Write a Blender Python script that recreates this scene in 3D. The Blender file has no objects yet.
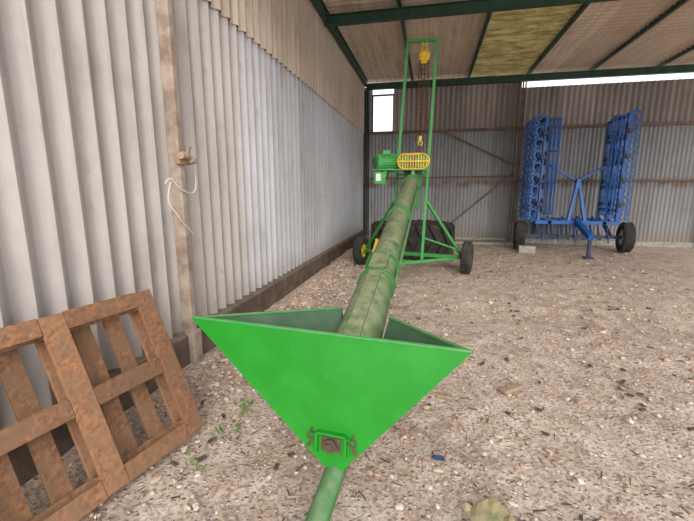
import bpy, math, random
from mathutils import Vector, Matrix, noise
random.seed(7)
scn=bpy.context.scene
V=Vector
# ---------------------------------------------------------------- materials
def newmat(name):
    m=bpy.data.materials.new(name); m.use_nodes=True
    nt=m.node_tree; b=nt.nodes['Principled BSDF']
    return m,nt,b
def N(nt,t,**k):
    n=nt.nodes.new(t)
    for a,v in k.items(): setattr(n,a,v)
    return n
def noise_n(nt,vec,scale,detail=5,rough=.6):
    n=N(nt,'ShaderNodeTexNoise'); n.inputs['Scale'].default_value=scale
    n.inputs['Detail'].default_value=detail; n.inputs['Roughness'].default_value=rough
    if vec is not None: nt.links.new(vec,n.inputs['Vector'])
    return n.outputs['Fac']
def mapping(nt,vec,scale):
    m=N(nt,'ShaderNodeMapping'); m.inputs['Scale'].default_value=scale
    nt.links.new(vec,m.inputs['Vector']); return m.outputs[0]
def ramp(nt,fac,lo,hi,c0=(0,0,0,1),c1=(1,1,1,1)):
    r=N(nt,'ShaderNodeValToRGB'); r.color_ramp.elements[0].position=lo; r.color_ramp.elements[1].position=hi
    r.color_ramp.elements[0].color=c0; r.color_ramp.elements[1].color=c1
    nt.links.new(fac,r.inputs[0]); return r.outputs[0]
def setin(nt,sock,v):
    if hasattr(v,'default_value') or hasattr(v,'is_linked'): nt.links.new(v,sock)
    else: sock.default_value=v
def mix(nt,f,a,b,bt='MIX'):
    m=N(nt,'ShaderNodeMixRGB'); m.blend_type=bt
    setin(nt,m.inputs[0],f); setin(nt,m.inputs[1],a); setin(nt,m.inputs[2],b); return m.outputs[0]
def math_n(nt,op,a,b=0.0,clamp=False):
    m=N(nt,'ShaderNodeMath',operation=op); m.use_clamp=clamp
    setin(nt,m.inputs[0],a); setin(nt,m.inputs[1],b); return m.outputs[0]
def objco(nt): return N(nt,'ShaderNodeTexCoord').outputs['Object']
def s2l(r,g,b):
    f=lambda c:(c/255/12.92 if c/255<=.04045 else ((c/255+.055)/1.055)**2.4)
    return (f(r),f(g),f(b),1)
def bump(nt,b,h,st=.3,dist=.01):
    n=N(nt,'ShaderNodeBump'); n.inputs['Strength'].default_value=st; n.inputs['Distance'].default_value=dist
    nt.links.new(h,n.inputs['Height']); nt.links.new(n.outputs[0],b.inputs['Normal'])
def simple(name,c,c2=None,scale=8,lo=.4,hi=.65,rough=.6,metal=0,bmp=0,dust=None,dustamt=.6,spec=None,scr=None):
    m,nt,b=newmat(name); o=objco(nt)
    nf=noise_n(nt,o,scale)
    col=mix(nt,ramp(nt,nf,lo,hi),c,c2 or c)
    if scr:
        sn=noise_n(nt,mapping(nt,o,(14,14,5)),2.2,9,.75)
        col=mix(nt,math_n(nt,'MULTIPLY',ramp(nt,sn,.62,.7),.55),col,scr)
    if dust:
        g=N(nt,'ShaderNodeNewGeometry'); sp=N(nt,'ShaderNodeSeparateXYZ'); nt.links.new(g.outputs['Normal'],sp.inputs[0])
        up=ramp(nt,sp.outputs[2],.15,.95)
        dn=ramp(nt,noise_n(nt,o,scale*1.7),.25,.7)
        f=math_n(nt,'MULTIPLY',math_n(nt,'MULTIPLY',up,dn),dustamt,True)
        col=mix(nt,f,col,dust)
    nt.links.new(col,b.inputs['Base Color'])
    b.inputs['Roughness'].default_value=rough; b.inputs['Metallic'].default_value=metal
    if spec is not None: b.inputs['Specular IOR Level'].default_value=spec
    if bmp: bump(nt,b,noise_n(nt,o,scale*6),bmp)
    return m
M={}
M['green']=simple('green_paint',s2l(26,126,30),s2l(34,134,38),5,rough=.38,bmp=.04,spec=.4,scr=s2l(76,138,72))
M['green2']=simple('green_paint_dusty',s2l(44,110,48),s2l(60,120,60),9,rough=.55,bmp=.1,dust=s2l(146,146,126),dustamt=.7,scr=s2l(120,126,106))
M['greenf']=simple('green_frame_paint',s2l(50,140,62),s2l(72,150,80),9,rough=.5,bmp=.1,dust=s2l(150,150,135),dustamt=.3)
M['tubem']=simple('tube_dusty_green',s2l(48,88,40),s2l(80,106,62),7,rough=.6,bmp=.2,dust=s2l(152,150,124),dustamt=.9,scr=s2l(124,116,94))
M['hopin']=simple('hopper_inside_shade_green',s2l(32,68,42),s2l(48,80,54),7,rough=.7,dust=s2l(76,94,70),dustamt=.4,scr=s2l(90,84,70))  # the hopper's inner shade is put into this darker green
M['darkgreen']=simple('dark_green_steel',s2l(34,66,50),s2l(50,80,62),6,rough=.6,bmp=.1)
M['yellow']=simple('yellow_paint',s2l(225,190,30),s2l(200,165,40),12,rough=.5)
M['rubber']=simple('black_rubber',s2l(34,33,32),s2l(60,56,52),7,rough=.85,bmp=.3,dust=s2l(105,95,86),dustamt=.5)
M['rust']=simple('rusty_steel',s2l(96,72,55),s2l(60,50,44),20,rough=.8,bmp=.3)
M['chainm']=simple('chain_steel',s2l(90,62,48),s2l(120,85,60),30,rough=.6,metal=.4)
M['blue']=simple('blue_paint',s2l(20,84,160),s2l(28,98,175),6,rough=.45)
M['bluedk']=simple('blue_dark_steel',s2l(28,44,72),s2l(40,56,84),10,rough=.5)
M['concrete']=simple('concrete',s2l(175,170,162),s2l(140,134,125),14,rough=.9,bmp=.5)
M['curb']=simple('curb_concrete_dirty',s2l(106,88,76),s2l(78,64,56),5,rough=.95,bmp=.6,dust=s2l(146,132,118),dustamt=.7)
M['brick']=simple('brick_clay',s2l(150,98,72),s2l(125,85,66),20,rough=.9,bmp=.5)
M['white']=simple('white_plastic',s2l(215,220,215),s2l(190,195,190),12,rough=.5)
M['cable']=simple('cable_white',s2l(205,200,190),rough=.6)
M['bluerag']=simple('blue_plastic_scrap',s2l(60,72,110),rough=.6)
M['card']=simple('cardboard',s2l(172,148,115),s2l(126,132,95),14,rough=.9)
M['leaf']=simple('weed_leaf',s2l(75,110,48),s2l(100,130,60),12,rough=.7)
M['rustpost']=simple('weathered_post',s2l(168,152,138),s2l(130,110,96),6,rough=.9,bmp=.4)
M['girt']=simple('rusty_girt',s2l(128,106,90),s2l(104,88,76),6,rough=.9,bmp=.4)
M['straw']=simple('straw',s2l(200,182,150),s2l(140,118,96),12,rough=.9)
M['debris']=simple('dark_debris',s2l(92,74,62),s2l(62,51,44),12,rough=.95)
def wood(name,c1,c2,c3):
    m,nt,b=newmat(name); o=objco(nt); g=N(nt,'ShaderNodeNewGeometry')
    f=noise_n(nt,mapping(nt,o,(9,9,9)),1.2,6); f2=noise_n(nt,mapping(nt,o,(40,14,9)),2,7,.7)
    col=mix(nt,ramp(nt,f2,.35,.65),c1,c2); col=mix(nt,ramp(nt,f,.4,.65),col,c3)
    v=math_n(nt,'ADD',math_n(nt,'MULTIPLY',g.outputs['Random Per Island'],.55),.6)
    hs=N(nt,'ShaderNodeHueSaturation'); nt.links.new(v,hs.inputs['Value']); nt.links.new(col,hs.inputs['Color'])
    nt.links.new(hs.outputs[0],b.inputs['Base Color']); b.inputs['Roughness'].default_value=.85
    bump(nt,b,f2,.5); return m
M['wood']=wood('pallet_wood',s2l(170,122,86),s2l(108,74,52),s2l(134,102,78))
M['woodold']=wood('scrap_wood',s2l(190,168,138),s2l(150,127,102),s2l(168,146,118))
def sheet(name,ca,cb,stain,axis='Y',sheetw=1.0,stainlo=.5,stainhi=.75,split=None,cs=None,metal=.0,rough=.6,low=None,band=None,sk=.3):
    m,nt,b=newmat(name); o=objco(nt); sp=N(nt,'ShaderNodeSeparateXYZ'); nt.links.new(o,sp.inputs[0])
    a=sp.outputs['XYZ'.index(axis)]
    idx=math_n(nt,'FLOOR',math_n(nt,'DIVIDE',a,sheetw))
    wn=N(nt,'ShaderNodeTexWhiteNoise',noise_dimensions='1D'); nt.links.new(idx,wn.inputs['W'])
    col=mix(nt,wn.outputs['Value'],ca,cb)
    if split is not None:
        f=ramp(nt,math_n(nt,'DIVIDE',a,10.0),split/10-.02,split/10+.02)
        col=mix(nt,f,cs,col)
    sc=[.35,.35,.35]; sc['XYZ'.index(axis)]=6
    st=noise_n(nt,mapping(nt,o,tuple(sc)),1.6,8,.65)
    big=noise_n(nt,o,1.1,5)
    f=math_n(nt,'MULTIPLY',ramp(nt,st,.40,.66),ramp(nt,big,stainlo-.15,stainhi),True)
    col=mix(nt,f,col,stain)
    fine=noise_n(nt,o,18,6); col=mix(nt,math_n(nt,'MULTIPLY',fine,sk),col,stain)
    spots=ramp(nt,noise_n(nt,mapping(nt,o,(1,1,.6)),5.5,8,.7),.6,.7); col=mix(nt,math_n(nt,'MULTIPLY',spots,.5),col,stain)
    if band is not None:
        d=math_n(nt,'ABSOLUTE',math_n(nt,'SUBTRACT',math_n(nt,'ADD',sp.outputs[2],math_n(nt,'MULTIPLY',big,.5)),band+.25))
        bf=ramp(nt,d,.03,.2,(1,1,1,1),(0,0,0,1)); bf=math_n(nt,'MULTIPLY',bf,ramp(nt,noise_n(nt,o,2.2,6),.38,.55))
        col=mix(nt,math_n(nt,'MULTIPLY',bf,.85),col,s2l(112,90,72))
    if low is not None:
        lf=ramp(nt,math_n(nt,'ADD',sp.outputs[2],math_n(nt,'MULTIPLY',big,.8)),.55,1.4,(1,1,1,1),(0,0,0,1))
        col=mix(nt,math_n(nt,'MULTIPLY',lf,.8),col,low)
    nt.links.new(col,b.inputs['Base Color']); b.inputs['Roughness'].default_value=rough; b.inputs['Metallic'].default_value=metal
    bump(nt,b,fine,.15); return m
M['wall_lo']=sheet('wall_sheet_lower',s2l(200,202,207),s2l(168,171,179),s2l(134,123,115),'Y',1.05,split=4.3,cs=s2l(188,181,176),low=s2l(142,128,117),sk=.35)
M['wall_up']=sheet('wall_sheet_upper',s2l(210,196,180),s2l(182,166,150),s2l(138,118,98),'Y',1.05,sk=.35)
M['back_lo']=sheet('back_sheet_lower',s2l(164,168,171),s2l(136,140,144),s2l(112,100,90),'X',.9,low=s2l(142,130,118),band=1.85)
M['back_up']=sheet('back_sheet_upper',s2l(172,162,154),s2l(136,128,124),s2l(106,92,80),'X',.9)
M['roof']=sheet('roof_sheet',s2l(230,214,194),s2l(202,186,166),s2l(156,132,108),'X',1.7,stainlo=.4)
def translucent():
    m,nt,b=newmat('mossy_translucent_roof_sheet'); o=objco(nt)
    col=mix(nt,ramp(nt,noise_n(nt,mapping(nt,o,(.8,3,1)),2.0,8,.75),.42,.58),s2l(200,182,134),s2l(140,128,60))
    nt.links.new(col,b.inputs['Base Color']); b.inputs['Roughness'].default_value=.6
    t=N(nt,'ShaderNodeBsdfTranslucent'); nt.links.new(col,t.inputs[0])
    mx=N(nt,'ShaderNodeMixShader'); mx.inputs[0].default_value=.09
    nt.links.new(b.outputs[0],mx.inputs[1]); nt.links.new(t.outputs[0],mx.inputs[2])
    nt.links.new(mx.outputs[0],nt.nodes['Material Output'].inputs[0]); return m
M['trans']=translucent()
def groundmat():
    m,nt,b=newmat('gravel_dirt'); o=objco(nt)
    n1=noise_n(nt,o,.7,6); n2=noise_n(nt,o,5,9,.75); n3=noise_n(nt,o,40,8,.8)
    col=mix(nt,ramp(nt,n1,.38,.62),s2l(208,187,170),s2l(176,150,132))
    col=mix(nt,ramp(nt,n2,.42,.62),col,s2l(222,206,192))
    col=mix(nt,math_n(nt,'MULTIPLY',ramp(nt,noise_n(nt,o,2.6,8,.7),.55,.68),.8),col,s2l(156,130,112))
    col=mix(nt,math_n(nt,'MULTIPLY',ramp(nt,n3,.40,.52,(1,1,1,1),(0,0,0,1)),.85),col,s2l(120,99,84))
    v=N(nt,'ShaderNodeTexVoronoi'); v.inputs['Scale'].default_value=30; nt.links.new(o,v.inputs['Vector'])
    peb=ramp(nt,v.outputs['Distance'],.18,.38,(1,1,1,1),(0,0,0,1))
    sepc=N(nt,'ShaderNodeSeparateColor'); nt.links.new(v.outputs['Color'],sepc.inputs[0])
    sel=ramp(nt,sepc.outputs[0],.4,.5)
    pf=math_n(nt,'MULTIPLY',peb,sel)
    pc=mix(nt,sepc.outputs[1],s2l(226,214,202),s2l(128,108,94))
    col=mix(nt,math_n(nt,'MULTIPLY',pf,.75),col,pc)
    nt.links.new(col,b.inputs['Base Color']); b.inputs['Roughness'].default_value=.95
    h=math_n(nt,'ADD',math_n(nt,'MULTIPLY',n3,.9),pf); bump(nt,b,h,.8,.022); return m
M['ground']=groundmat()
def stonemat():
    m,nt,b=newmat('stones'); g=N(nt,'ShaderNodeNewGeometry'); o=objco(nt)
    r=N(nt,'ShaderNodeValToRGB'); e=r.color_ramp.elements
    e[0].color=s2l(224,211,199); e[1].color=s2l(130,112,99)
    x=e.new(.25); x.color=s2l(202,184,168); x=e.new(.6); x.color=s2l(184,164,148); x=e.new(.8); x.color=s2l(186,152,128)
    nt.links.new(g.outputs['Random Per Island'],r.inputs[0])
    col=mix(nt,math_n(nt,'MULTIPLY',noise_n(nt,o,40),.4),r.outputs[0],s2l(140,120,106))
    nt.links.new(col,b.inputs['Base Color']); b.inputs['Roughness'].default_value=.95; return m
M['stone']=stonemat()
# ---------------------------------------------------------------- mesh helpers
def mk(name,verts,faces,mat,parent=None,smooth=False,bevel=0,solid=0):
    me=bpy.data.meshes.new(name); me.from_pydata([tuple(v) for v in verts],[],faces); me.update()
    ob=bpy.data.objects.new(name,me); scn.collection.objects.link(ob)
    me.materials.append(M[mat] if isinstance(mat,str) else mat)
    if smooth:
        for p in me.polygons: p.use_smooth=True
        try:
            me.set_sharp_from_angle(angle=math.radians(40))
        except Exception: pass
    if solid:
        s=ob.modifiers.new('solid','SOLIDIFY'); s.thickness=solid; s.offset=0
    if bevel:
        s=ob.modifiers.new('bev','BEVEL'); s.width=bevel; s.segments=2
    if parent:
        ob.parent=parent; ob.matrix_parent_inverse=Matrix.Translation(parent.location).inverted()
    return ob
def empty(name,loc):
    e=bpy.data.objects.new(name,None); e.location=loc; scn.collection.objects.link(e); e.empty_display_size=.1; return e
class G:
    def __init__(s): s.v=[]; s.f=[]
    def add(s,v,f):
        o=len(s.v); s.v+= [tuple(x) for x in v]; s.f+=[tuple(i+o for i in q) for q in f]; return s
    def box(s,c,size,R=None):
        c=V(c); R=R or Matrix.Identity(3); h=[x/2 for x in size]
        vs=[c+R@V((sx*h[0],sy*h[1],sz*h[2])) for sx in(-1,1) for sy in(-1,1) for sz in(-1,1)]
        return s.add(vs,[(0,1,3,2),(4,6,7,5),(0,4,5,1),(2,3,7,6),(0,2,6,4),(1,5,7,3)])
    def beam(s,p0,p1,w,h=None,up=(0,0,1)):
        h=h or w; p0=V(p0);p1=V(p1); d=(p1-p0); L=d.length; d.normalize(); u=V(up)
        if abs(d.dot(u))>.95: u=V((0,1,0))
        x=d.cross(u).normalized(); z=x.cross(d)
        R=Matrix((x,d,z)).transposed(); return s.box((p0+p1)/2,(w,L,h),R)
    def lathe(s,prof,c,axis,seg=24,closed=False):
        c=V(c); a=V(axis).normalized(); u=V((0,0,1)) if abs(a.z)<.9 else V((1,0,0))
        x=a.cross(u).normalized(); y=a.cross(x); n=len(prof); vs=[];fs=[]
        for i in range(seg):
            t=2*math.pi*i/seg; r=x*math.cos(t)+y*math.sin(t)
            for (rr,aa) in prof: vs.append(c+r*rr+a*aa)
        for i in range(seg):
            j=(i+1)%seg
            for k in range(n if closed else n-1):
                l=(k+1)%n; fs.append((i*n+k,i*n+l,j*n+l,j*n+k))
        return s.add(vs,fs)
    def cyl(s,p0,p1,r,r1=None,seg=14):
        p0=V(p0);p1=V(p1); L=(p1-p0).length; r1=r if r1 is None else r1
        return s.lathe([(.0001,0),(r,0),(r1,L),(.0001,L)],p0,p1-p0,seg)
    def pipe(s,pts,r,seg=8):
        for a,b in zip(pts[:-1],pts[1:]): s.cyl(a,b,r,seg=seg)
        return s
    def ob(s,name,mat,parent=None,**k): return mk(name,s.v,s.f,mat,parent,**k)
def corr(name,fn,a0,a1,b0,b1,pitch,amp,mat,samples=8,parent=None):
    n=int((a1-a0)/pitch*samples); vs=[];fs=[]; nb=2
    for i in range(n+1):
        a=a0+(a1-a0)*i/n; c=math.cos(2*math.pi*a/pitch); off=amp*c
        for b in (b0,b1): vs.append(fn(a,b,off))
    for i in range(n): fs.append((2*i,2*i+1,2*i+3,2*i+2))
    return mk(name,vs,fs,mat,parent,smooth=False if samples<6 else True)
# ---------------------------------------------------------------- ground
vs=[];fs=[]
xs=[-14+ i*.5 for i in range(22)]; xs=[x for x in xs if x<-3]+[-3+i*.06 for i in range(134)]+[5.1+i*.5 for i in range(30)]
ys=[-12+i*.5 for i in range(24)]; ys=[y for y in ys if y<0]+[i*.06 for i in range(217)]+[13.1+i*.6 for i in range(18)]
for y in ys:
    for x in xs:
        z=.024*noise.noise(V((x*1.3,y*1.3,0)))+.018*noise.noise(V((x*5,y*5,3)))-.012
        if x<-1.75: z+= .05*max(0,min(1,(-1.75-x)/.5))*(.6+.6*noise.noise(V((x*2,y*2,9))))
        vs.append((x,y,z))
nx=len(xs)
for j in range(len(ys)-1):
    for i in range(nx-1): fs.append((j*nx+i,j*nx+i+1,(j+1)*nx+i+1,(j+1)*nx+i))
GR=mk('ground',vs,fs,'ground',smooth=True)
def ico():
    t=(1+5**.5)/2
    v=[V(a).normalized() for a in [(-1,t,0),(1,t,0),(-1,-t,0),(1,-t,0),(0,-1,t),(0,1,t),(0,-1,-t),(0,1,-t),(t,0,-1),(t,0,1),(-t,0,-1),(-t,0,1)]]
    f=[(0,11,5),(0,5,1),(0,1,7),(0,7,10),(0,10,11),(1,5,9),(5,11,4),(11,10,2),(10,7,6),(7,1,8),(3,9,4),(3,4,2),(3,2,6),(3,6,8),(3,8,9),(4,9,5),(2,4,11),(6,2,10),(8,6,7),(9,8,1)]
    return v,f
iv,iff=ico(); g=G()
def stone(x,y,s,fl=.6):
    R=Matrix.Rotation(random.random()*6.3,3,'Z')@Matrix.Rotation(random.uniform(-.4,.4),3,'X')
    sc=V((s*random.uniform(.7,1.3),s*random.uniform(.6,1.1),s*fl*random.uniform(.6,1.1)))
    g.add([V((x,y,s*.1))+R@V((p.x*sc.x,p.y*sc.y,p.z*sc.z))*random.uniform(.8,1.15) for p in iv],iff)
for i in range(9000):
    y=.9+ (random.random()**1.5)*11.3; x=random.uniform(-2.05,5.5)
    s=random.choice([.005,.007,.009,.012,.012,.016,.022]) *random.uniform(.7,1.25)
    if random.random()<.04: s*=1.9
    stone(x,y,s)
for i in range(1100):
    y=random.uniform(2.4,9); x=-2.05+abs(random.gauss(0,.42)); s=random.uniform(.01,.036); stone(x,y,s)
for p in [(-.95,4.1,.1),(-1.5,4.3,.09),(-1.9,5,.08),(-1.3,5.6,.07),(-1.7,3.6,.06),(-1.1,3.2,.045),(.5,2.4,.035),(1.2,3.0,.04),(1.6,4.6,.05),(.9,5.6,.06),(2,7,.06),(.1,2.0,.03),(-.1,1.9,.022)]: stone(p[0],p[1],p[2],.4)
g.box((-1.0,4.35,.08),(.32,.2,.07),Matrix.Rotation(.5,3,'Z')@Matrix.Rotation(.12,3,'Y'))
g.ob('gravel_stones','stone',GR)
g=G();g2=G()
for i in range(1700):
    y=1+(random.random()**1.4)*9.5; x=random.uniform(-2,5); a=random.random()*6.3; l=random.uniform(.02,.07)
    (g if i%2 else g2).beam((x,y,.008),(x+math.cos(a)*l,y+math.sin(a)*l,.012),random.uniform(.003,.009),.004)
g.ob('straw_litter','straw',GR)
for i in range(260):
    y=1.2+(random.random()**1.2)*9; x=random.uniform(-2,4.5); s=random.uniform(.012,.04)
    g2.box((x,y,.01),(s*1.5,s*.7,s*.35),Matrix.Rotation(random.random()*6,3,'Z')@Matrix.Rotation(random.uniform(-.3,.3),3,'X'))
g2.ob('dark_debris','debris',GR)
# ---------------------------------------------------------------- shed shell
WX=-2.24; BY=12.72
left=empty('wall_left',(WX,6,0))
corr('lower_sheets',lambda a,b,o:(WX+o,a,b),-1,BY,.22,3.52,.185,.032,'wall_lo',parent=left)
corr('upper_sheets',lambda a,b,o:(WX+.03+o,a,b),-1,BY,3.42,5.0,.185,.032,'wall_up',parent=left)
back=empty('wall_back',(3,BY,0))
corr('lower_sheets',lambda a,b,o:(a,BY+o,b),WX,9.6,0,3.45,.11,.014,'back_lo',parent=back)
corr('upper_sheets',lambda a,b,o:(a,BY-.02+o,b),-1.27,2.5,3.42,4.85,.15,.018,'back_up',parent=back)
corr('upper_sheets_right',lambda a,b,o:(a,BY-.02+o,b),2.5,9.6,3.42,4.6,.15,.018,'back_up',parent=back)
corr('upper_sheets_corner',lambda a,b,o:(a,BY-.02+o,b),WX,-1.95,3.42,4.85,.15,.018,'back_up',parent=back)
g=G(); x0,x1,z0,z1=-1.95,-1.27,3.47,4.6
for a,b in [((x0,BY,z0),(x1,BY,z0)),((x0,BY,z1),(x1,BY,z1)),((x0,BY,z0),(x0,BY,z1)),((x1,BY,z0),(x1,BY,z1))]: g.beam(a,b,.05)
g.ob('window_1','darkgreen')
roof=empty('ceiling',(3,7,5))
RZ=lambda x:5.06-.004*(x+2.24)
corr('roof_sheets_left',lambda a,b,o:(b,a,RZ(b)+o),1.6,13.0,-2.45,1.03,.18,.022,'roof',parent=roof)
corr('roof_sheets_front',lambda a,b,o:(b,a,RZ(b)+o),1.6,7.7,1.03,2.6,.18,.022,'roof',parent=roof)
corr('roof_sheets_skylight',lambda a,b,o:(b,a,RZ(b)+o),7.7,13.0,1.0,2.63,.18,.022,'trans',parent=roof)
corr('roof_sheets_right',lambda a,b,o:(b,a,RZ(b)+o),1.6,13.0,2.6,9.7,.18,.022,'roof',parent=roof)
def Ibeam(g,p0,p1,w,h):
    p0=V(p0);p1=V(p1); up=V((0,0,1))
    g.beam(p0+up*(h/2),p1+up*(h/2),w,.014); g.beam(p0-up*(h/2),p1-up*(h/2),w,.014); g.beam(p0,p1,.012,h)
g=G()
for y in (2.6,7.75,12.58): Ibeam(g,(WX+.1,y,4.84),(9.6,y,4.82),.12,.17 if y>10 else .17)
g.ob('shed_frame_1','darkgreen')  # portal rafters
g=G()
for x in (-.7,.98,2.66,4.34,6.02,7.7,9.4): g.beam((x,1.7,4.99),(x,12.9,4.99),.06,.09)
Ibeam(g,(WX+.12,1.7,4.93),(WX+.12,12.6,4.93),.1,.16)
g.ob('shed_frame_2','darkgreen')  # roof purlins and eave beam
g=G()
g.beam((WX+.05,BY-.08,3.44),(9.6,BY-.08,3.44),.07,.08)
g.beam((.35,BY-.07,3.4),(2.5,BY-.07,2.35),.05,.05,up=(0,1,0))
g.beam((.6,BY-.07,.5),(2.5,BY-.07,2.2),.05,.05,up=(0,1,0))
g.beam((WX+.05,BY-.07,2.0),(2.5,BY-.07,2.05),.04,.05)
g.beam((2.5,BY-.07,1.9),(9.6,BY-.07,1.9),.05,.06)
g.ob('shed_frame_3','girt')  # back wall girts and braces
for i,(x,y) in enumerate([(WX+.14,12.6),(2.5,12.5),(7.6,12.5),(9.5,2.6),(9.5,7.75)]):
    g=G()
    g.box((x,y,2.37),(.012,.16,4.74)); g.box((x-.07,y,2.37),(.012,.14,4.74)); g.box((x+.07,y,2.37),(.012,.14,4.74)); g.box((x,y,.01),(.22,.2,.03))
    g.ob('shed_frame_%d'%(4+i),'darkgreen' if i!=1 else 'rustpost')  # standing posts of the shed
g=G(); g.box((WX+.0,5.8,.13),(.22,13.6,.34)); g.ob('baseboard_left','curb',bevel=.02)
g=G(); g.box((3.6,BY-.03,.05),(11.6,.16,.16)); g.box((.9,12.3,.02),(3.2,.6,.07)); g.ob('baseboard_back','concrete',bevel=.01)
g=G(); g.beam((WX+.085,2.95,.3),(WX+.085,2.95,4.9),.11,.07); g.box((WX+.12,2.95,.16),(.09,.13,.32)); g.ob('shed_frame_9','rustpost',bevel=.012)  # post against the left wall
p=empty('cable_insulator',(WX+.15,2.95,1.87))
g=G(); g.box((WX+.15,2.95,1.86),(.05,.16,.08)); g.ob('bracket','woodold',p,bevel=.008)
g=G(); g.lathe([(.001,-.045),(.03,-.045),(.033,-.015),(.018,-.005),(.033,.01),(.028,.045),(.001,.045)],(WX+.2,2.90,1.89),(0,1,0),12)
g.lathe([(.001,-.035),(.026,-.035),(.032,0),(.026,.035),(.001,.035)],(WX+.2,3.01,1.86),(0,1,0),12); g.lathe([(.001,-.04),(.028,-.04),(.02,0),(.028,.04),(.001,.04)],(WX+.2,2.95,1.93),(0,.3,1),12); g.ob('insulators','woodold',p,smooth=True)
pts=[V((WX+.19,3.0,1.87)),V((WX+.16,3.08,1.82)),V((WX+.14,3.13,1.7)),V((WX+.14,3.1,1.6)),V((WX+.15,3.0,1.58)),V((WX+.15,2.88,1.62)),V((WX+.13,2.8,1.7)),V((WX+.1,2.76,1.66))]
pts2=[V((WX+.14,2.78,1.67)),V((WX+.12,2.76,1.52)),V((WX+.14,2.85,1.38)),V((WX+.14,2.93,1.3)),V((WX+.14,3.03,1.22))]
def smoothp(pts,n=6):
    out=[];P=[pts[0]]+pts+[pts[-1]]
    for i in range(1,len(P)-2):
        for k in range(n):
            t=k/n; a,b,c,d=P[i-1],P[i],P[i+1],P[i+2]
            out.append(.5*((2*b)+(c-a)*t+(2*a-5*b+4*c-d)*t*t+(3*b-a-3*c+d)*t**3))
    return out+[pts[-1]]
g=G(); g.pipe(smoothp(pts),.006,6); g.pipe(smoothp(pts2),.006,6); g.ob('cable','cable',p,smooth=True)
# ---------------------------------------------------------------- pallet
p=empty('wooden_pallet',(-1.7,1.5,0))
O=V((-1.43,2.03,.04)); e=V((-.20,-.98,0)).normalized(); d=V((-.39,.09,.91)); d=(d-e*d.dot(e)).normalized(); n=d.cross(e).normalized()
if n.x<0: n=-n
R=Matrix((e,d,n)).transposed()
def pb(g,u,v,w,su,sv,sw): g.box(O+e*u+d*v+n*w,(su,sv,sw),R)
g=G()
for u in (.06,.6,1.14): pb(g,u,.5,-.011,.12,.99,.022)
for v in (.05,.5,.95):
    for u in (.33,.87): pb(g,u,v,-.011,.415,.1,.022)
g.ob('base_boards','wood',p,bevel=.003)
g=G()
for u in (.06,.6,1.14):
    for v in (.06,.5,.94): pb(g,u,v,-.062,.12,.11,.078)
for v in (.06,.5,.94): pb(g,.6,v,-.112,1.2,.1,.02)
for i in range(7): pb(g,.055+i*.1817,.5,-.134,.1,1.0,.022)
g.ob('blocks_and_deck','wood',p,bevel=.003)
# ---------------------------------------------------------------- grain auger
A=empty('grain_auger',(-.4,4,0))
TL=V((-1.28,1.78,.90)); TR=V((.205,1.64,.897)); BL=V((-.468,1.595,.252)); BR=V((-.372,1.588,.247))
RL=V((-.50,2.14,.90)); RR=V((-.20,2.05,.89)); BB=V((-.40,1.98,.56)); BBl=V((-.47,2.12,.66)); BBr=V((-.25,2.03,.66))
mk('hopper_front_plate',[TL,TR,BR,BL],[(0,1,2,3)],'green',A,solid=.008)
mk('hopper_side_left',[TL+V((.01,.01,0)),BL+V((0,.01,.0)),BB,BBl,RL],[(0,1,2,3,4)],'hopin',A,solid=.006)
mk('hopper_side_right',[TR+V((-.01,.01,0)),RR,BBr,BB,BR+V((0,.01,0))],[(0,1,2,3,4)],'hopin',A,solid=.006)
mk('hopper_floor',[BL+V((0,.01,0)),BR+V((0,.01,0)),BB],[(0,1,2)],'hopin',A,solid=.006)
g=G()
g.beam(TL+V((0,.006,.004)),TR+V((0,.006,.004)),.024,.01)
g.ob('hopper_front_rim','greenf',A,bevel=.003)
g=G(); g.beam(TL,RL,.02,.014); g.beam(TR,RR,.02,.014)
g.ob('hopper_back_rim','green2',A,bevel=.003)
fn=(TR-TL).cross(BL-TL).normalized()
if fn.y>0: fn=-fn
ex=(TR-TL).normalized(); ez=ex.cross(fn).normalized()
if ez.z<0: ez=-ez
C=(BL+BR)/2+ez*.125-ex*.012
RP=Matrix((ex,-fn,ez)).transposed()
g=G(); g.box(C+fn*.010,(.19,.010,.08),RP); g.box(C+fn*.02-ex*.075,(.016,.03,.095),RP); g.box(C+fn*.02+ex*.075,(.016,.03,.095),RP)
g.box(C+ez*.05+fn*.02,(.15,.03,.012),RP); g.ob('hitch_bracket','green',A,bevel=.003)
g=G(); g.cyl(C+fn*.01,C+fn*.045,.032,seg=20); g.cyl(C+fn*.045,C+fn*.06,.018,seg=6); g.box(C+fn*.02+ez*.0,(.1,.006,.07),RP); g.ob('bearing_bolt','rust',A,bevel=.002)
def ringv(g,c,r,t,axis): g.lathe([(r+t*math.cos(k*math.pi/3),t*math.sin(k*math.pi/3)) for k in range(6)],c,axis,16,closed=True)
g=G()
for sx in (-1,1):
    c=C+ex*sx*.108+fn*.014+ez*.02
    ringv(g,c,.018,.004,fn+ex*.3); g.cyl(c-ez*.016,c-ez*.055+ex*.012*sx,.004,seg=6); g.cyl(c-ez*.016+ex*.008,c-ez*.055+ex*.022*sx,.004,seg=6); ringv(g,c+ez*.03,.01,.003,ex)
g.ob('locking_pins','rust',A,smooth=True)
D0=V((-.412,1.66,.222)); D1=V((-.475,.74,.07))
g=G(); g.cyl(D0,D1,.052,seg=24); g.ob('drawbar_pipe','green2',A,smooth=True)
dd=(D1-D0).normalized(); g=G(); ringv(g,D1+dd*.07,.045,.018,V((0,0,1))); g.ob('hitch_eye','rust',A,smooth=True)
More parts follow.
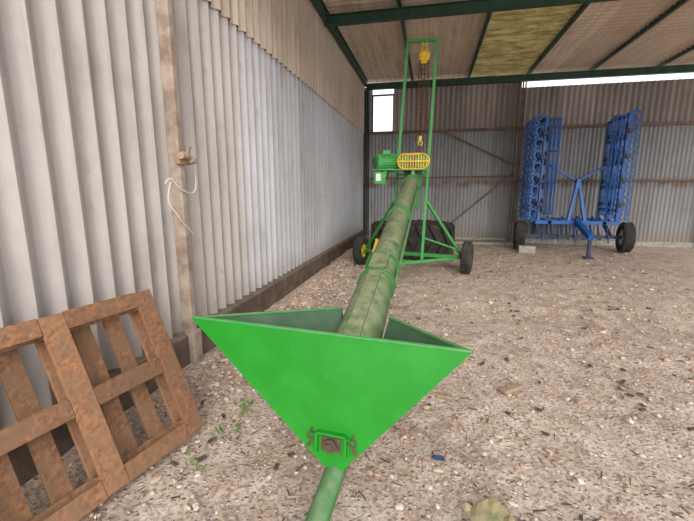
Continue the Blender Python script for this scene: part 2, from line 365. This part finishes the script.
# tube
T0=V((-.372,1.72,.725)); T1=V((-.315,6.72,1.83)); td=(T1-T0).normalized()
P=lambda y:T0+td*((y-T0.y)/td.y)
tx=td.cross(V((0,0,1))).normalized(); tz=tx.cross(td)
g=G(); g.cyl(P(1.76),P(2.62),.132,.124,32); g.cyl(P(2.62),T1,.112,seg=32); g.ob('auger_tube','tubem',A,smooth=True)
g=G()
for y in (2.6,2.64,2.95,4.3,4.33): g.cyl(P(y),P(y+.018),.138,seg=28)
for y in (6.1,6.68): g.cyl(P(y),P(y+.02),.14,seg=28)
g.ob('tube_flanges','green2',A,smooth=True)
RTm=Matrix((tx,td,tz)).transposed()
g=G(); g.box((P(2.66)+P(2.95))/2+tz*.118,(.13,.27,.03),RTm); g.box((P(3.0)+P(6.1))/2+tz*.112,(.03,(P(6.1)-P(3.0)).length,.014),RTm)
g.box((P(1.8)+P(2.6))/2+tz*.124,(.09,.84,.02),RTm)
g.ob('tube_top_cover','tubem',A,bevel=.004)
g=G(); g.cyl(V((T0.x,1.69,.72)),P(1.8),.025,seg=12); g.ob('screw_shaft','rust',A,smooth=True)
g=G(); g.cyl(P(2.7)+tx*.125+tz*-.03,P(6.1)+tx*.125+tz*-.03,.014); g.cyl(P(2.7)-tx*.125+tz*-.05,P(6.1)-tx*.125+tz*-.05,.012)
g.ob('tube_side_rods','green2',A,smooth=True)
g=G(); g.box(P(6.78)-tz*.02,(.3,.34,.3),RTm); g.box(P(6.78)-tz*.1+V((0,.05,-.25)),(.24,.24,.4)); g.ob('discharge_spout','green2',A,bevel=.01)
g=G(); g.box((-.52,6.52,1.94),(.86,.34,.02)); g.box((-.75,6.52,1.88),(.04,.3,.1)); g.box((-.3,6.52,1.88),(.05,.3,.12)); g.ob('motor_platform','greenf',A,bevel=.003)
mc=V((-.74,6.5,2.06)); ma=V((-.9,-.5,0)).normalized()
g=G(); g.lathe([(.001,-.2),(.06,-.2),(.12,-.17),(.135,-.16),(.135,.13),(.14,.13),(.14,.2),(.11,.215),(.03,.22),(.001,.22)],mc,ma,28)
my=ma.cross(V((0,0,1)))
for k in range(22):
    t=2*math.pi*k/22; r=my*math.cos(t)+V((0,0,1))*math.sin(t)
    g.beam(mc+r*.14-ma*.15,mc+r*.14+ma*.12,.006,.02,up=r)
g.box(mc+V((0,0,-.11)),(.24,.2,.03)); g.box(mc+V((0,-.06,.16)),(.12,.1,.07)); g.ob('electric_motor','greenf',A,smooth=True)
g=G()
for k in range(3): ringv(g,mc+ma*.221,.03+k*.03,.004,ma)
g.ob('motor_fan_grille','darkgreen',A,smooth=True)
yc=V((-.30,6.42,2.07)); g=G(); cap=[]
for k in range(24):
    t=2*math.pi*k/24; cap.append(V((yc.x+(.13 if math.cos(t)>0 else -.13)+.12*math.cos(t),0,yc.z+.12*math.sin(t))))
for yy in (yc.y-.07,yc.y+.07):
    pp=[V((q.x,yy,q.z)) for q in cap]; g.pipe(pp+[pp[0]],.012,6)
for k in range(0,24): 
    q=cap[k]; g.beam((q.x,yc.y-.07,q.z),(q.x,yc.y+.07,q.z),.03,.008)
for k in range(11):
    x=yc.x-.21+k*.042; h=.115*min(1,math.sqrt(max(.05,1-(max(0,abs(x-yc.x)-.13)/.12)**2)))
    g.beam((x,yc.y-.07,yc.z-h),(x,yc.y-.07,yc.z+h),.014,.006)
g.beam((yc.x-.25,yc.y-.075,yc.z),(yc.x+.25,yc.y-.075,yc.z),.02,.02)
g.box((yc.x-.13,yc.y,yc.z),(.2,.11,.02)); g.ob('belt_guard','yellow',A)
g=G(); g.cyl((yc.x-.13,yc.y-.03,yc.z),(yc.x-.13,yc.y+.03,yc.z),.085,seg=20); g.cyl((yc.x+.12,yc.y-.03,yc.z),(yc.x+.12,yc.y+.03,yc.z),.09,seg=20); g.ob('pulleys','greenf',A,smooth=True)
g=G(); g.box((-.84,6.4,1.81),(.19,.1,.2)); g.ob('switch_box','greenf',A,bevel=.01)
g=G(); g.box((-.86,6.345,1.82),(.08,.012,.12)); g.ob('switch_box_label','white',A)
# gantry
GL0=V((-.70,7.05,.3));GL1=V((-.48,6.98,4.08));GR0=V((-.12,7.0,.3));GR1=V((.0,6.98,4.08))
g=G()
g.beam(GL0,GL1,.05,.05);g.beam(GR0,GR1,.05,.05);g.beam(GL1-V((.02,0,0)),GR1+V((.02,0,0)),.05,.05)
g.beam(GL0.lerp(GL1,.42),GR0.lerp(GR1,.42),.03,.03)
g.ob('hoist_gantry','greenf',A,bevel=.003)
WL=V((-1.46,8.08,.31)); WR=V((.72,7.61,.31))
g=G()
g.beam(WL,WR,.07,.07)
g.beam((-.5,6.45,.36),WR+V((-.08,0,.0)),.05,.05); g.beam((-.55,6.45,.36),WL+V((.1,0,0)),.05,.05)
g.beam((-.62,6.45,.36),(-.4,6.45,.36),.06,.06)
g.beam(GR0,(-.12,7.8,.31),.05); g.beam(GL0,(-.70,7.92,.31),.05)
g.beam(GL0,GR0,.05)
top=GR0.lerp(GR1,.30); topl=GL0.lerp(GL1,.30)
g.beam(top,WR+V((-.1,0,.05)),.045,.045); g.beam(topl,WL+V((.12,0,.05)),.045,.045)
g.beam(GR0.lerp(GR1,.12),(.5,7.45,.5),.03,.03)
g.beam((-.5,6.45,.36),topl,.035); g.beam((-.5,6.45,.36),P(6.2)-tz*.12,.04)
g.beam(P(5.0)-tz*.12,(-.52,6.5,.36),.04,.04)
g.ob('undercarriage_frame','greenf',A,bevel=.003)
def wheel(g,hub,c,ax,r,w,ri):
    g.lathe([(ri,-w*.4),(r*.9,-w*.5),(r*.97,-w*.4),(r,-w*.2),(r,w*.2),(r*.97,w*.4),(r*.9,w*.5),(ri,w*.4),(ri,0)],c,ax,32,closed=True)
    a=V(ax).normalized(); u=V((0,0,1)); x=a.cross(u).normalized()
    for k in range(28):
        t=2*math.pi*k/28; rr=x*math.cos(t)+u*math.sin(t)
        for s in (-1,1):
            g.beam(V(c)+rr*(r+.002)+a*s*w*.12,V(c)+rr*(r+.002)+a*s*w*.4,.02,.016,up=rr)
    hub.lathe([(.001,-w*.32),(ri*.35,-w*.32),(ri*.4,-w*.15),(ri*.9,-w*.1),(ri*1.04,-w*.42),(ri*1.04,w*.42),(ri*.9,w*.1),(ri*.4,w*.15),(ri*.35,w*.32),(.001,w*.32)],c,ax,24)
ax=(WR-WL).normalized()
g=G();h=G(); wheel(g,h,WL,ax,.30,.18,.15); g.ob('wheel_tyre_left','rubber',A,smooth=True); h.ob('wheel_rim_left','yellow',A,smooth=True)
g=G();h=G(); wheel(g,h,WR+ax*.02,ax,.31,.18,.14); g.ob('wheel_tyre_right','rubber',A,smooth=True); h.ob('wheel_rim_right','rust',A,smooth=True)
# chain hoist
H=empty('chain_hoist',(-.2,6.97,3.8))
hc=V((-.2,6.97,3.82)); g=G()
g.lathe([(.001,-.07),(.07,-.07),(.095,-.05),(.095,.05),(.07,.07),(.001,.07)],hc,(0,1,0),20)
g.box(hc+V((0,0,-.02)),(.1,.1,.19)); g.ob('hoist_body','yellow',H,bevel=.006)
g=G(); ringv(g,hc+V((0,0,.14)),.05,.012,(0,1,0)); g.beam(hc+V((0,0,.08)),hc+V((0,0,.12)),.03)
g.cyl(hc+V((-.04,0,.19)),hc+V((-.04,0,.26)),.012) ; ringv(g,hc+V((0,0,.225)),.04,.01,(0,1,0)); ringv(g,V((-.22,6.97,2.42)),.035,.012,(0,1,0)); g.box((-.22,6.97,2.5),(.05,.05,.08)); g.ob('hooks','yellow',H,smooth=True)
def chain(g,a,b,L=.045,t=.005):
    a=V(a);b=V(b); dv=b-a; n=int(dv.length/(L*.78)); dn=dv.normalized(); x=V((1,0,0)); y=dn.cross(x).normalized(); x=y.cross(dn)
    for i in range(n):
        c=a+dv*((i+.5)/n); w=x if i%2 else y; hw=L*.3; hl=L*.5
        pp=[c+dn*hl*.6+w*hw,c+dn*hl,c+dn*hl*.6-w*hw,c-dn*hl*.6-w*hw,c-dn*hl,c-dn*hl*.6+w*hw]
        g.pipe(pp+[pp[0]],t,4)
g=G()
chain(g,(-.24,6.97,3.74),(-.23,6.97,2.54),t=.006); chain(g,(-.18,6.97,3.74),(-.21,6.97,2.54),t=.006); chain(g,(-.13,6.95,3.76),(-.1,6.93,2.3),t=.006); chain(g,(-.27,6.95,3.76),(-.3,6.93,2.45),t=.006)
chain(g,(-.22,6.97,2.4),(-.3,6.7,1.97),.06,.008)
g.ob('chains','chainm',H)
# ---------------------------------------------------------------- tractor tyre lying
T=empty('tractor_tyre',(-.42,9.3,0))
tc=V((-.42,9.45,.43))
g=G(); g.lathe([(.50,-.31),(.66,-.40),(.86,-.40),(.94,-.33),(.96,0),(.94,.33),(.86,.40),(.66,.40),(.50,.31),(.48,.24),(.66,.31),(.86,.24),(.88,0),(.86,-.24),(.66,-.31),(.48,-.24)],tc,(0,0,1),48,closed=True)
g.ob('carcass','rubber',T,smooth=True)
g=G()
for k in range(20):
    for s in (-1,1):
        t=2*math.pi*(k+(.5 if s>0 else 0))/20; t2=t+.22
        a=tc+V((math.cos(t)*.97,math.sin(t)*.97,s*.36)); b=tc+V((math.cos(t2)*.99,math.sin(t2)*.99,-s*.02))
        g.beam(a,b,.055,.09,up=V((math.cos(t),math.sin(t),0)))
        g.beam(tc+V((math.cos(t)*.80,math.sin(t)*.80,s*.405)),a+V((0,0,s*.02)),.055,.04)
g.ob('tread_lugs','rubber',T,bevel=.006)
J=empty('yellow_stand',(-1.15,7.9,0))
g=G(); g.beam((-1.2,7.65,.02),(-1.05,7.7,.62),.06); g.beam((-.95,7.72,.02),(-1.07,7.7,.62),.05); g.box((-1.2,7.65,.015),(.14,.14,.03)); g.box((-.95,7.72,.015),(.12,.12,.03)); g.ob('legs','yellow',J,bevel=.005)
# ---------------------------------------------------------------- blue cultivator
B=empty('folding_cultivator',(3.7,11.5,0))
g=G()
for y in (10.95,11.5,12.05): g.beam((2.75,y,.78),(4.75,y,.78),.1)
for x in (3.1,3.75,4.4): g.beam((x,10.9,.78),(x,12.1,.78),.09)
g.beam((3.75,10.9,.8),(3.75,9.9,.5),.12); g.beam((3.55,10.95,.8),(3.75,11.1,1.9),.08); g.beam((3.95,10.95,.8),(3.75,11.1,1.9),.08)
for x in (2.82,4.68):
    for y in (10.95,11.5,12.05): g.beam((x,y,.8),(x,y,3.45),.08)
    for z in (1.1,1.7,2.3,2.9,3.42): g.beam((x,10.9,z),(x,12.1,z),.07)
    g.beam((3.75,11.2,1.85),(x,11.2,2.4),.06)
g.ob('main_frame','blue',B,bevel=.006)
g=G()
for x,s in ((2.82,-1),(4.68,1)):
    for zi in range(9):
        z=1.0+zi*.3
        for y in (10.95,11.25,11.55,11.85,12.1):
            pts=[V((x,y,z)),V((x+s*.09,y,z+.13)),V((x+s*.2,y,z+.11)),V((x+s*.24,y,z)),V((x+s*.17,y,z-.1)),V((x+s*.26,y,z-.16))]
            for a,b in zip(pts[:-1],pts[1:]): g.beam(a,b,.045,.012,up=(0,1,0))
    for k in range(8):
        t=k*math.pi/4; g.cyl((x-s*.22+.13*math.cos(t),10.95+.13*math.sin(t),1.0),(x-s*.22+.13*math.cos(t+.8),10.95+.13*math.sin(t+.8),3.4),.014,seg=6)
    for z in (1.0,1.8,2.6,3.4): ringv(g,V((x-s*.22,10.95,z)),.13,.014,(0,0,1))
for x in (3.0,3.4,3.8,4.2,4.6):
    for y in (11.05,11.6,12.1):
        pts=[V((x,y,.78)),V((x,y+.16,.86)),V((x,y+.24,.66)),V((x,y+.1,.45)),V((x,y-.02,.25))]
        for a,b in zip(pts[:-1],pts[1:]): g.beam(a,b,.05,.014,up=(1,0,0))
g.ob('spring_tines','blue',B)
g=G(); 
for x,s in ((2.82,-1),(4.68,1)):
    for z in (1.25,1.85,2.45,3.05):
        for y in (10.9,11.45,12.0): g.box((x+s*.03,y,z),(.12,.14,.1))
        g.cyl((x-s*.05,10.88,z-.2),(x-s*.05,10.88,z+.15),.035,seg=10)
g.ob('tine_clamps','bluedk',B,bevel=.006)
g=G();h=G()
for x in (2.45,5.05): wheel(g,h,V((x,11.2,.39)),(1,-.15,0),.39,.26,.2)
g.ob('tyres','rubber',B,smooth=True); h.ob('rims','white',B,smooth=True)
g=G(); g.beam((2.45,11.2,.39),(5.05,11.2,.39),.08); g.beam((2.8,11.2,.39),(2.9,11.5,.78),.08); g.beam((4.7,11.2,.39),(4.6,11.5,.78),.08); g.box((3.75,9.95,.26),(.07,.07,.5)); g.box((3.75,9.95,.02),(.2,.2,.03)); g.ob('axle_and_stand','bluedk',B,bevel=.004)
g=G(); g.box((2.5,10.55,.09),(.4,.2,.19)); g.ob('concrete_block','concrete',bevel=.01)
# ---------------------------------------------------------------- ground litter
g=G(); g.box((.70,3.02,.03),(.22,.06,.03),Matrix.Rotation(.75,3,'Z')@Matrix.Rotation(.05,3,'Y')); g.ob('wood_scrap','woodold',bevel=.006)
g=G(); g.box((.17,2.8,.02),(.12,.04,.02),Matrix.Rotation(-.2,3,'Z')); g.ob('wood_scrap.001','woodold',bevel=.005)
g=G(); g.box((-1.55,3.25,.06),(.24,.12,.06),Matrix.Rotation(.9,3,'Z')@Matrix.Rotation(.2,3,'X')); g.ob('broken_brick','brick',bevel=.01)
g=G(); g.box((-1.40,3.02,.045),(.12,.1,.055),Matrix.Rotation(.3,3,'Z')); g.ob('broken_brick.001','brick',bevel=.012)
vs=[];fs=[]
for i in range(7):
    for j in range(5):
        x=i/6-.5;y=j/4-.5; q=Matrix.Rotation(.5,3,'Z')@V((x*.2,y*.15,0)); vs.append((.33+q.x,1.70+q.y,.03+.03*noise.noise(V((x*4,y*4,1)))+.03*abs(x)))
for i in range(6):
    for j in range(4): fs.append((i*5+j,i*5+j+1,(i+1)*5+j+1,(i+1)*5+j))
mk('crumpled_cardboard',vs,fs,'card',solid=.004)
vs=[(x+.02*noise.noise(V((x*30,y*30,2)))-.09,y-.12,.02+.015*noise.noise(V((x*40,y*40,5)))) for x in (.16,.18,.20,.23) for y in (2.18,2.20,2.22)]
mk('plastic_scrap',vs,[(i*3+j,i*3+j+1,(i+1)*3+j+1,(i+1)*3+j) for i in range(3) for j in range(2)],'bluerag',solid=.004)
g=G()
for cx,cy,nb in [(-1.25,2.05,12),(-1.3,2.35,14),(-1.42,2.75,16),(-1.2,2.75,10),(-1.15,3.0,8),(-1.3,1.75,8)]:
    for k in range(nb):
        x=cx+random.gauss(0,.05);y=cy+random.gauss(0,.06);a=random.random()*6.3;l=random.uniform(.02,.045);w_=.006
        dx,dy=math.cos(a),math.sin(a)
        g.add([(x-dy*w_,y+dx*w_,.0),(x+dy*w_,y-dx*w_,.0),(x+dx*l*.5+dy*w_*1.4,y+dy*l*.5-dx*w_*1.4,.01+l*.6),(x+dx*l,y+dy*l,.01+l*.75),(x+dx*l*.5-dy*w_*1.4,y+dy*l*.5+dx*w_*1.4,.01+l*.6)],[(0,1,2,3,4)])
g.ob('weeds','leaf',GR)
# ---------------------------------------------------------------- light, world, camera
w=bpy.data.worlds.new('world'); scn.world=w; w.use_nodes=True
bg=w.node_tree.nodes['Background']; bg.inputs[0].default_value=(.92,.95,1,1); bg.inputs[1].default_value=1.7
sd=bpy.data.lights.new('sun','SUN'); sd.energy=3.6; sd.angle=math.radians(40); sd.color=(1,.95,.87)
so=bpy.data.objects.new('sun',sd); scn.collection.objects.link(so)
so.rotation_euler=V((-.24,.85,-.43)).to_track_quat('-Z','Y').to_euler(); so.location=(5,-8,8)
cd=bpy.data.cameras.new('camera'); co=bpy.data.objects.new('camera',cd); scn.collection.objects.link(co)
cd.sensor_fit='HORIZONTAL'; cd.sensor_width=36; cd.lens=376*36/694; cd.clip_start=.05
a=math.radians(12.4);p_=math.radians(10.5)
rt=V((math.cos(a),math.sin(a),0)); fw=V((-math.sin(a)*math.cos(p_),math.cos(a)*math.cos(p_),-math.sin(p_))); up=rt.cross(fw)
m=Matrix((rt,up,-fw)).transposed().to_4x4(); m.translation=V((0,0,1.6)); co.matrix_world=m
scn.camera=co
try:
    scn.view_settings.view_transform='Standard'
except Exception: pass
